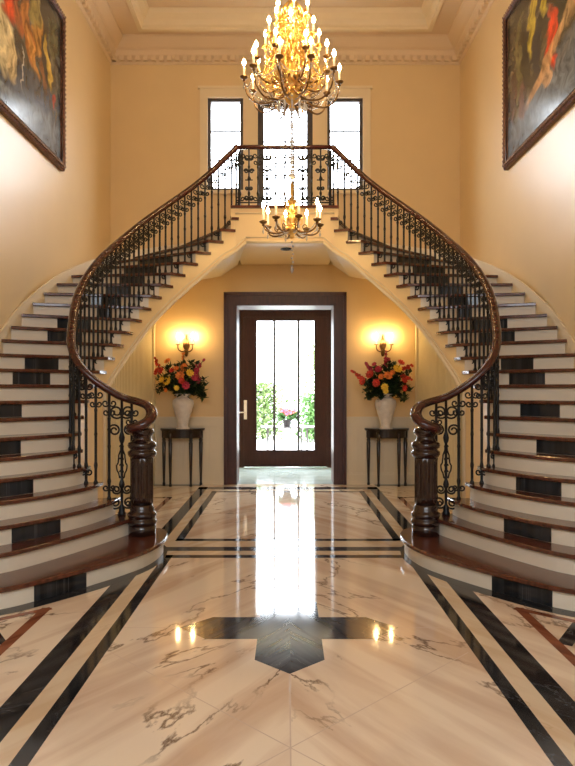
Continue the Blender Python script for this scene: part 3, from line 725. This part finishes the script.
# u runs away from the camera along the wall
PL = painting_mat('abstract_oil_left', (.012,.018,.028), (.15,.14,.11), [
    (.6,.10,.9,.17,0,(.13,.17,.22),.9),(.55,.24,.5,.10,14,(.05,.07,.11),.85),(.42,.38,.10,.20,6,(.62,.55,.36),1.0),(.50,.30,.05,.12,10,(.60,.50,.30),.9),
    (.50,.66,.075,.15,-6,(.62,.07,.02),1.0),(.56,.60,.05,.10,10,(.35,.10,.03),.9),(.66,.60,.06,.22,12,(.45,.17,.04),.9),(.70,.50,.03,.14,18,(.60,.30,.08),.8),(.76,.66,.045,.13,-12,(.50,.24,.05),.85),
    (.73,.80,.06,.12,0,(.30,.24,.07),.8),(.86,.58,.025,.20,8,(.55,.38,.08),.9),(.80,.44,.03,.12,10,(.20,.09,.04),.9),(.93,.36,.022,.07,0,(.42,.05,.03),.85),(.92,.78,.05,.16,0,(.12,.12,.06),.8),(.82,.86,.05,.1,0,(.04,.04,.035),.8),
    (.60,.34,.006,.13,0,(.5,.5,.5),.7)], 3.1)
PR = painting_mat('abstract_oil_right', (.015,.017,.017), (.17,.14,.085), [
    (.5,.10,.9,.18,0,(.12,.17,.24),.9),(.35,.26,.4,.13,0,(.14,.18,.24),.7),(.88,.55,.05,.36,4,(.13,.12,.05),.8),(.80,.46,.025,.2,4,(.02,.03,.025),.8),(.74,.74,.035,.22,4,(.50,.40,.06),1.0),(.62,.78,.04,.14,6,(.52,.42,.05),.95),
    (.46,.60,.10,.18,-8,(.012,.016,.014),1.0),(.70,.47,.045,.17,4,(.02,.03,.045),.95),(.57,.47,.042,.19,-6,(.68,.06,.02),1.0),(.60,.36,.25,.04,-33,(.50,.30,.15),.85),(.40,.50,.12,.06,-38,(.45,.30,.15),.8),
    (.34,.62,.05,.16,-20,(.36,.24,.1),.8),(.62,.27,.05,.07,-20,(.55,.36,.22),.85),(.84,.30,.04,.14,0,(.16,.09,.08),.8),(.93,.4,.03,.2,0,(.10,.05,.045),.8)], 8.3)
painting(-1, 5.6, 8.97, 4.47, 6.55, PL, 'large dark abstract oil painting with red and cream patches on the left wall')
painting(1, 5.4, 9.02, 4.50, 6.57, PR, 'large abstract oil painting with a tall red patch on the right wall')

# ------------------------------------------------------------------ consoles, vases, flowers, sconces
def console(x, label):
    yb = 10.93; t = empty('console_table', label, 'table', (x, 10.7, 0), 'pair of console tables'); R = .36
    def half(r, n=20): return [(x+r*cos(pi+pi*i/n), yb+r*.92*sin(pi+pi*i/n)) for i in range(n+1)]
    mb = MB(); mb.prism(half(R), .895, .925); mb.prism(half(R-.012), .885, .895); put(mb, 'tabletop', M['darkwood'], t)
    mb = MB(); mb.prism(half(R-.045), .775, .885); mb.prism(half(R-.038), .775, .787); put(mb, 'apron', M['darkwood'], t)
    for a in (182, 237, 303, 358):
        lx, ly = x+(R-.06)*cos(radians(a)), yb+(R-.06)*.92*sin(radians(a))
        if a in (182, 358): ly = yb-.04
        mb = MB(); mb.lathe([(.018,0),(.026,.015),(.02,.04),(.017,.06),(.026,.40),(.032,.70),(.023,.715),(.034,.735),(.024,.755),(.034,.775),(.036,.88)], 12, (lx, ly, 0)); put(mb, 'leg', M['darkwood'], t)
    return t
console(-1.67, 'dark half-round console table against the wall left of the door')
console(1.655, 'dark half-round console table against the wall right of the door')
def vase(x, label):
    t = empty('flower_vase', label, 'vase', (x, 10.66, .925), 'pair of vases')
    c = (x, 10.66, .925)
    mb = MB(); mb.lathe([(.085,.012),(.085,.04),(.078,.06),(.10,.14),(.135,.26),(.165,.36),(.172,.41),(.16,.455),(.125,.485),(.10,.50)], 32, c, flute=16, fz=(.1,.44), fd=.035); put(mb, 'vase_body', M['vase'], t)
    mb = MB(); mb.lathe([(.11,0),(.11,.012),(.085,.03),(.08,.03)], 28, c); put(mb, 'foot', M['vase'], t)
    mb = MB(); mb.lathe([(.10,.50),(.10,.52),(.125,.545),(.13,.555),(.12,.56),(.09,.525),(.088,.45),(.0,.44)], 28, c); put(mb, 'rim', M['vase'], t)
    return t
vase(-1.625, 'white textured urn vase on the console table left of the door')
vase(1.60, 'white textured urn vase on the console table right of the door')
def leafpts(mb, base, d, L, wd, mi=0):
    d = norm(d); s = norm(cross(d, (0.3, .2, 1))); b = mul(cross(s, d), .12*L)
    a = base; m1 = addv(base, addv(mul(d, L*.45), b)); e = addv(base, mul(d, L))
    o = len(mb.v); mb.v += [a, addv(m1, mul(s, wd)), e, addv(m1, mul(s, -wd)), addv(addv(base, mul(d, L*.45)), mul(b, .3))]
    mb.face([o, o+4, o+1], mi); mb.face([o+4, o+2, o+1], mi); mb.face([o, o+3, o+4], mi); mb.face([o+4, o+3, o+2], mi)
def blossom(c, r, d, npet=9):
    mb = MB(); d = norm(d); s = norm(cross(d, (.2,.1,1))); u = cross(s, d)
    for ring, (rr, lift, k) in enumerate(((1.0,.15,npet),(.72,.45,npet-2),(.42,.7,5))):
        for i in range(k):
            a = 2*pi*(i+.5*ring)/k
            out = addv(mul(s, cos(a)), mul(u, sin(a)))
            tdir = norm(addv(mul(out, 1-lift*.6), mul(d, lift)))
            side = norm(cross(tdir, d)); L = r*rr
            o = len(mb.v); c0 = c
            mb.v += [c0, addv(c0, addv(mul(tdir, L*.6), mul(side, L*.38))), addv(addv(c0, mul(tdir, L)), mul(d, L*.12)), addv(c0, addv(mul(tdir, L*.6), mul(side, -L*.38)))]
            mb.face([o, o+1, o+2, o+3], 0, False)
    mb.ball(addv(c, mul(d, r*.2)), r*.28, 7, 5)
    return mb
def bouquet(x, label, seed, flowers, spikes):
    rnd = random.Random(seed)
    t = empty('flower_bouquet', label, 'flowers', (x, 10.66, 1.45), 'pair of bouquets')
    org = (x, 10.66, 1.45); S = 10.6/F        # metres per pixel at the bouquet
    def P(px, py, dy): return ((px-285.5)*S, 10.66+dy, H+(HY-py)*S)
    # stems and leafy sprays
    tips = []
    for i in range(16):
        a = pi*(i+.5)/16; r = rnd.uniform(.30, .46)
        tips.append((x+r*1.0*cos(a), 10.66+rnd.uniform(-.22,.12), 1.46+r*1.15*sin(a)+.02))
    for i in range(10):
        tips.append((x+rnd.uniform(-.36,.36), 10.66+rnd.uniform(-.25,.05), 1.44+rnd.uniform(-.06,.22)))
    for e in tips:
        mb = MB(); mid = addv(mul(addv(org, e), .5), (0, 0, .06)); pts = crom([org, mid, e], 9); mb.tube(pts, .006, 5, 1)
        for q in range(2, 9):
            for w in range(6):
                d = (rnd.uniform(-1,1), rnd.uniform(-1,.6), rnd.uniform(-.4,1)); leafpts(mb, pts[q], d, rnd.uniform(.07,.13), rnd.uniform(.022,.04), 0)
        put(mb, 'leafy_spray', [M['leaf'], M['stem']], t)
    for (px, py, r, m) in flowers:
        c = P(px, py, rnd.uniform(-.30,-.20)); d = (c[0]-x+rnd.uniform(-.1,.1), -.35, c[2]-1.6)
        mb = blossom(c, r*S*1.15, d); fl = put(mb, 'flower', M[m], t)
        mb = MB(); mb.tube(crom([org, addv(mul(addv(org, c), .5), (0,.04,.02)), c], 7), .005, 5); put(mb, 'flower_stem', M['stem'], fl)
    for (pxa, pya, pxb, pyb, m) in spikes:
        a, b = P(pxa, pya, -.16), P(pxb, pyb, -.2); mb = MB()
        for i in range(9):
            q = i/8; c = addv(mul(a, 1-q), mul(b, q)); c = addv(c, (rnd.uniform(-.02,.02), rnd.uniform(-.03,.02), rnd.uniform(-.015,.015)))
            bl = blossom(c, .045*(1-.45*q), (rnd.uniform(-1,1), -1, rnd.uniform(-.3,1)), 6)
            o = len(mb.v); mb.v += bl.v
            for f_, s_ in zip(bl.f, bl.sm): mb.face([o+k for k in f_], 0, s_)
        sp = put(mb, 'flower_spike', M[m], t)
        mb = MB(); mb.tube(crom([org, addv(mul(addv(org, a), .5), (0,.03,.02)), a, b], 9), .006, 5); put(mb, 'flower_stem', M['stem'], sp)
    return t
bouquet(-1.625, 'bouquet of orange, yellow and crimson flowers in the vase left of the door', 3,
    [(160,372,4.2,'fred'),(169.5,381,4.6,'fyel'),(165.5,380,3.2,'fyel'),(170.5,362,3.6,'foran'),(182,376,4.6,'foran'),(192,373.5,4,'fyel'),(188,385.5,4,'fcrim'),(184.5,381,3.2,'fred'),(178,369,3,'foran'),(174,371,2.6,'fred'),(196,378,3.4,'fcrim'),(187,366,2.6,'foran'),(179,388,2.6,'fyel'),(168,390,2.2,'foran')],
    [(195,374,205.5,360,'fcrim'),(200,382,199,366,'fcrim'),(184,371,186,353,'foran'),(163,372,157,358,'fred')])
bouquet(1.60, 'bouquet of red and orange flowers with trailing sprays in the vase right of the door', 9,
    [(362,381,4.4,'fred'),(368.5,375,4.2,'fred'),(375,383,4,'fred'),(386.5,376,4.4,'foran'),(396,369.5,4.8,'fyel'),(383,387,3.6,'fyel'),(384,391,2.8,'fyel'),(377,370,3.8,'fcrim'),(386,360.5,3.2,'fcrim'),(399,363.5,3.8,'fred'),(403,380,3.6,'fred'),(403,388,3.2,'fred'),(391,373,2.8,'foran'),(380,377,3.0,'foran'),(373,365,2.6,'fcrim')],
    [(360,378,352,371,'fred'),(402,370,411,365,'fred'),(371,369,364,363,'fcrim'),(402,377,410,379,'fred'),(385,366,386,352,'fcrim')])
def sconce(x, label):
    z = 2.30; y = 11.0
    t = empty('wall_sconce', label, 'wall light', (x, y, z), 'pair of sconces')
    mb = MB(); mb.lathe([(.0,-.16),(.02,-.15),(.035,-.1),(.03,-.05),(.055,0),(.06,.04),(.035,.10),(.02,.15),(.008,.2),(0,.21)], 14, (x, y-.02, z-.05)); put(mb, 'backplate', M['bronze'], t)
    for s in (-1, 1):
        mb = MB(); mb.tube(crom([(x,y-.03,z-.08),(x+s*.05,y-.09,z-.13),(x+s*.11,y-.13,z-.10),(x+s*.12,y-.13,z-.03)], 14), .010, 7); ar = put(mb, 'arm', M['bronze'], t)
        c = (x+s*.12, y-.13, z-.03)
        mb = MB(); mb.lathe([(.008,0),(.04,.008),(.045,.018),(.02,.014),(0,.014)], 14, c); put(mb, 'drip_pan', M['bronze'], ar)
        mb = MB(); mb.lathe([(.013,.012),(.013,.11),(0,.112)], 10, c); put(mb, 'candle', M['wax'], ar)
        mb = MB(); mb.lathe([(.006,.112),(.016,.13),(.018,.145),(.012,.17),(.004,.195),(0,.2)], 10, c); put(mb, 'candle_bulb', M['sbulb'], ar)
sconce(-1.62, 'lit two-candle bronze wall sconce above the bouquet left of the door')
sconce(1.60, 'lit two-candle bronze wall sconce above the bouquet right of the door')

# ------------------------------------------------------------------ chandeliers
def candle_arm(t, cx, cy, ang, hub_r, hub_z, r, z, metal, sag, ch=.11, br=.019):
    d = (cos(ang), sin(ang))
    zl = z-sag; hub_z = zl+sag*.5; q = [(hub_r, hub_z), (r*.36, zl+sag*.12), (r*.70, zl), (r*.93, zl+sag*.36), (r, z)]
    pts = crom([(cx+d[0]*a, cy+d[1]*a, b) for a, b in q], 20)
    mb = MB(); mb.tube(pts, [.013-.005*i/19 for i in range(20)], 7)
    # curl on the arm
    sp = spiral(r*.50, zl+.055, .04, 1.2, -pi/2, 1, 14); mb.tube([(cx+d[0]*u, cy+d[1]*u, v) for u, v in sp], .006, 5)
    ar = put(mb, 'arm', metal, t)
    c = (cx+d[0]*r, cy+d[1]*r, z)
    mb = MB(); mb.lathe([(.006,-.03),(.018,-.022),(.012,-.006),(.03,.002),(.043,.014),(.046,.024),(.02,.016),(.016,.04),(.013,.04)], 14, c); put(mb, 'drip_pan', metal, ar)
    mb = MB(); mb.lathe([(.0115,.03),(.0115,.03+ch),(0,.032+ch)], 9, c); put(mb, 'candle', M['wax'], ar)
    b0 = .03+ch
    mb = MB(); mb.lathe([(.006,b0),(br,b0+.02),(br*1.15,b0+.034),(br*.8,b0+.056),(.004,b0+.08),(0,b0+.084)], 9, c); put(mb, 'candle_bulb', M['bulb'], ar)
    # hanging drop under the pan
    mb = MB(); mb.lathe([(0,-.12),(.010,-.10),(.012,-.085),(.004,-.065),(.007,-.055),(.002,-.04),(0,-.03)], 6, c); put(mb, 'crystal_drop', M['crystal'], ar)
def bead_strand(t, a, b, sag, n, r, mat):
    mb = MB(); mb.tube([addv(addv(mul(a, 1-i/8), mul(b, i/8)), (0, 0, -sag*4*(i/8)*(1-i/8))) for i in range(9)], r*.5, 5)
    for i in range(n):
        q = i/(n-1); p = addv(addv(mul(a, 1-q), mul(b, q)), (0, 0, -sag*4*q*(1-q))); mb.ball(p, r, 6, 4)
    put(mb, 'crystal_strand', mat, t)
def big_chandelier():
    cx, cy = .085, 7.5; zc = 4.82
    t = empty('large_chandelier', 'large tiered gilt chandelier of lit candles and crystals hanging from the ceiling', 'chandelier', (cx, cy, zc))
    rnd = random.Random(5)
    mb = MB(); mb.lathe([(0,-.16),(.02,-.15),(.035,-.12),(.02,-.09),(.06,-.06),(.10,-.01),(.10,.03),(.05,.06),(.03,.10),(.045,.16),(.08,.22),(.085,.28),(.04,.36),(.03,.42),(.055,.48),(.07,.54),(.03,.62),(.025,.70),(.05,.76),(.055,.82),(.025,.9),(.02,1.0),(.04,1.06),(.03,1.12),(.01,1.16)], 20, (cx,cy,zc)); put(mb, 'stem', M['gold'], t)
    tiers = [(10, .535, 5.0, 4.80, M['bronze'], .27, .115, .1), (8, .42, 5.17, 4.97, M['bronze'], .23, .10, .45), (7, .31, 5.42, 5.25, M['gold'], .17, .10, .2), (6, .19, 5.66, 5.5, M['gold'], .13, .10, .6)]
    for (n, r, z, hz, mt, sag, ch, ph) in tiers:
        for i in range(n): candle_arm(t, cx, cy, 2*pi*(i+ph)/n, .06, hz, r, z+.012*((i*7) % 3-1), mt, sag, ch)
    # gilt scroll cage
    for i in range(14):
        a = 2*pi*i/14; d = (cos(a), sin(a)); mb = MB()
        q = [(.06,.12),(.24,.10),(.33,.22),(.27,.38),(.18,.46),(.22,.58),(.17,.74),(.10,.84),(.12,.95),(.06,1.05)]
        mb.tube(crom([(cx+d[0]*r, cy+d[1]*r, zc+z) for r, z in q], 40), .0085, 6)
        for (u, v, rr) in ((.27,.22,.06),(.2,.42,.05),(.17,.62,.05),(.12,.86,.04)):
            mb.tube([(cx+d[0]*a_, cy+d[1]*a_, zc+b_) for a_, b_ in spiral(u, v, rr, 1.4, 0, 1, 18)], .007, 5)
        for k in range(4):
            u, v = rnd.uniform(.08,.3), rnd.uniform(.1,.95); u *= (1-.5*v); p = (cx+d[0]*u, cy+d[1]*u, zc+v)
            for w in range(3): leafpts(mb, p, (rnd.uniform(-1,1),rnd.uniform(-1,1),rnd.uniform(-.5,1)), .075, .022)
        put(mb, 'gilt_scroll', M['gold'], t)
    # amber drops among the scrolls
    for lvl, (z, r, n) in enumerate(((.14,.33,14),(.26,.36,14),(.38,.29,12),(.5,.25,12),(.64,.22,10),(.78,.17,8),(.92,.12,6))):
        for i in range(n):
            a = 2*pi*(i+.5*lvl)/n; c = (cx+cos(a)*r, cy+sin(a)*r, zc+z+rnd.uniform(-.03,.03)); mb = MB()
            mb.lathe([(0,-.045),(.013,-.02),(.015,-.008),(.005,.012),(.009,.02),(.003,.034),(0,.04)], 6, c); put(mb, 'crystal_drop', M['amber'], t)
    for i in range(10):
        a = 2*pi*(i+.1)/10; b = 2*pi*(i+1.1)/10
        bead_strand(t, (cx+.53*cos(a), cy+.53*sin(a), 4.97), (cx+.53*cos(b), cy+.53*sin(b), 4.97), .10, 13, .0085, M['crystal'])
        bead_strand(t, (cx+.53*cos(a), cy+.53*sin(a), 4.96), (cx+.10*cos(a), cy+.10*sin(a), 4.76), .09, 15, .008, M['crystal'])
    # crystal skirt below the hub
    for i in range(12):
        a = 2*pi*i/12; r = .16; c = (cx+cos(a)*r, cy+sin(a)*r, 4.74); mb = MB()
        mb.ball(addv(c, (0,0,.03)), .010, 6, 4); mb.lathe([(0,-.12),(.014,-.06),(.016,-.03),(.004,0),(0,.01)], 6, c); put(mb, 'crystal_pendant', M['crystal'], t)
    # chain to the ceiling
    mb = MB(); z = zc+1.15; k = 0
    while z < CZ+.38:
        ring = []
        for i in range(10):
            a = 2*pi*i/10; u = .016*cos(a); v = .032*sin(a); ring.append((cx+(u if k % 2 else 0), cy+(0 if k % 2 else u), z+v))
        mb.tube(ring, .005, 5, closed=True); z += .05; k += 1
    mb.lathe([(0,-.09),(.03,-.08),(.07,-.03),(.09,-.005),(.09,0)], 16, (cx, cy, CZ+.45)); put(mb, 'chain', M['bronze'], t)
big_chandelier()
def small_chandelier():
    cx, cy = .085, 7.5; zc = 3.33
    t = empty('small_chandelier', 'small gilt chandelier of eight lit candles hanging below the large one', 'chandelier', (cx, cy, zc))
    mb = MB(); mb.lathe([(0,-.10),(.02,-.09),(.03,-.07),(.018,-.05),(.05,-.03),(.075,.0),(.07,.03),(.03,.055),(.025,.08),(.04,.12),(.045,.17),(.022,.22),(.03,.26),(.035,.30),(.018,.34),(.015,.40),(.022,.47),(.014,.53),(.01,.56),(.008,.58)], 18, (cx,cy,zc)); put(mb, 'stem', M['gold'], t)
    for i in range(8): candle_arm(t, cx, cy, 2*pi*(i+.28)/8, .05, zc+.0, .325, zc+.07+.01*((i*3) % 3-1), M['bronze'], .10, .14, .017)
    for i in range(6):
        a = 2*pi*i/6; mb = MB(); d = (cos(a), sin(a))
        mb.tube(crom([(cx+d[0]*r, cy+d[1]*r, zc+z) for r, z in ((.03,.06),(.11,.07),(.10,.16),(.05,.18),(.07,.28),(.03,.34))], 22), .006, 5)
        for k in range(4): leafpts(mb, (cx+d[0]*.06, cy+d[1]*.06, zc+.08+.07*k), (d[0], d[1], .8), .06, .018)
        put(mb, 'gilt_scroll', M['gold'], t)
    # rod with crystal sleeves up to the large chandelier
    mb = MB(); mb.lathe([(.007,.5),(.007,1.36),(.0,1.37)], 8, (cx,cy,zc)); put(mb, 'rod', M['bronze'], t)
    mb = MB()
    for k in range(17): mb.ball((cx,cy,zc+.62+.046*k), .020 if k % 4 else .034, 8, 5)
    mb.lathe([(.008,.575),(.05,.59),(.045,.60),(.0,.61)], 14, (cx,cy,zc)); put(mb, 'crystal_sleeve', M['crystal'], t)
    mb = MB()
    for k in range(7): mb.ball((cx+.012*(k % 2), cy, zc-.13-.045*k), .014, 7, 5)
    mb.lathe([(0,-.49),(.018,-.45),(.02,-.43),(0,-.40)], 7, (cx,cy,zc)); put(mb, 'crystal_pendant', M['crystal'], t)
    for i in range(8):
        a = 2*pi*(i+.28)/8; b = 2*pi*(i+1.28)/8
        bead_strand(t, (cx+.30*cos(a), cy+.30*sin(a), zc+.04), (cx+.05*cos(a), cy+.05*sin(a), zc-.02), .06, 9, .008, M['crystal'])
small_chandelier()
mb = MB(); mb.lathe([(.085,0),(.085,-.012),(.065,-.016),(.05,.0),(0,.0)], 20, (.02, 9.75, 3.6)); o = tag(mb.build('recessed_light', M['iron']), 'small round dark recessed light in the ceiling under the landing', 'light')

# ------------------------------------------------------------------ outside the door
mb = MB(); mb.box(-6,6,13.55,30,-.1,-.02); structure(mb.build('ground_patio', M['patio']))
def patio_table():
    t = empty('patio_table', 'metal framed patio table outside the glass door', 'table', (.03, 15.2, -.02))
    mb = MB(); mb.box(-.56,.66,14.9,15.6,.69,.715); put(mb, 'tabletop', M['ptable'], t)
    for (x, y) in ((-.40,14.95),(.48,14.95),(-.27,15.5),(.36,15.5)):
        mb = MB(); mb.box(x-.02,x+.02,y-.02,y+.02,-.02,.69); put(mb, 'leg', M['ptable'], t)
    mb = MB(); mb.box(-.40,.48,14.94,14.96,.06,.085); mb.box(-.27,.36,15.49,15.51,.06,.085); put(mb, 'stretcher', M['ptable'], t)
patio_table()
def patio_flowers():
    t = empty('potted_flowers', 'pot of red flowers standing on the patio table', 'plant', (.03, 15.2, .715)); c = (.03, 15.2, .715); rnd = random.Random(2)
    mb = MB(); mb.lathe([(.07,0),(.085,.06),(.10,.13),(.11,.14),(.11,.155),(.09,.155),(.0,.13)], 16, c); put(mb, 'pot', M['pot'], t)
    mb = MB()
    for i in range(320):
        a = rnd.uniform(0,2*pi); r = rnd.uniform(0,.26); leafpts(mb, (c[0]+r*cos(a), c[1]+r*.7*sin(a), c[2]+.14+rnd.uniform(0,.16)), (cos(a),sin(a),rnd.uniform(-.3,.8)), .12, .035)
    put(mb, 'foliage', M['shrub'], t)
    for i in range(18):
        a = rnd.uniform(0,2*pi); r = rnd.uniform(.02,.23); mb = blossom((c[0]+r*cos(a), c[1]-.1+r*.5*sin(a), c[2]+.27+rnd.uniform(0,.13)), .055, (cos(a)*.5,-.8,.6)); put(mb, 'flower', M['fpink'] if i % 3 else M['fred'], t)
patio_flowers()
def shrub(x, y, w, h, mat, label, seed):
    rnd = random.Random(seed); t = empty('garden_shrub', label, 'shrub', (x, y, -.02))
    mb = MB(); mb.tube([(x,y,-.02),(x+.03,y,h*.6)], .04, 6); put(mb, 'trunk', M['stem'], t)
    mb = MB()
    for i in range(2400):
        u = rnd.gauss(0,.42); v = rnd.uniform(.02,1); q = rnd.gauss(0,.4); f = sqrt(max(.05,1-(v*1.1-.35)**2))
        p = (x+u*w*.6*f, y+q*w*.5*f, v*h); leafpts(mb, p, (rnd.uniform(-1,1),rnd.uniform(-1,1),rnd.uniform(-.6,1)), .16, .05)
    put(mb, 'foliage', mat, t)
shrub(1.05, 20.5, 1.5, 1.35, M['shrub'], 'dense green shrub in the garden behind the right side of the glass door', 1)
shrub(-.75, 21.5, 1.6, 1.7, M['shrub2'], 'pale loose shrub in the garden behind the left side of the glass door', 2)
shrub(1.4, 24.5, 1.8, 3.2, M['shrub2'], 'tall pale tree-like shrub farthest back in the garden', 3)

# ------------------------------------------------------------------ light
w = bpy.data.worlds.new('World'); sc.world = w; w.use_nodes = True
bg = w.node_tree.nodes['Background']; bg.inputs[0].default_value = (.86,.93,1.0,1); bg.inputs[1].default_value = 1
_n = w.node_tree.nodes; _l = w.node_tree.links
_tc = _n.new('ShaderNodeTexCoord'); _sp = _n.new('ShaderNodeSeparateXYZ'); _l.new(_tc.outputs['Generated'], _sp.inputs[0])
_mr = _n.new('ShaderNodeMapRange'); _mr.inputs['From Min'].default_value = .08; _mr.inputs['From Max'].default_value = .4
_mr.inputs['To Min'].default_value = 20; _mr.inputs['To Max'].default_value = 56; _l.new(_sp.outputs[2], _mr.inputs['Value']); _l.new(_mr.outputs[0], bg.inputs[1])
def portal(x0, x1, z0, z1, y, face):
    l = bpy.data.lights.new('window_portal','AREA'); l.shape = 'RECTANGLE'; l.size = x1-x0; l.size_y = z1-z0; l.cycles.is_portal = True
    o = bpy.data.objects.new('window_portal', l); COL.objects.link(o); o.location = ((x0+x1)/2, y, (z0+z1)/2)
    o.rotation_euler = (radians(-90 if face < 0 else 90), 0, 0)
    return o
for q in wins: portal(q[0],q[1],q[2],q[3],11.72,-1)
portal(-1.2,1.2,.1,3.0,13.6,-1)
for q in fill_wins: portal(q[0],q[1],q[2],q[3],YF-.25,1)

# ------------------------------------------------------------------ camera
cam = bpy.data.cameras.new('camera'); co = bpy.data.objects.new('camera', cam); COL.objects.link(co)
co.location = (.03, 0, H); co.rotation_euler = (radians(90), 0, 0)
cam.sensor_width = 36; cam.lens = F/766*36; cam.shift_x = (287.5-CX)/766; cam.shift_y = (HY-383)/766
cam.clip_start = .05; cam.clip_end = 200
sc.camera = co
sc.view_settings.view_transform = 'Standard'
sc.view_settings.look = 'None'
sc.view_settings.exposure = -1.27
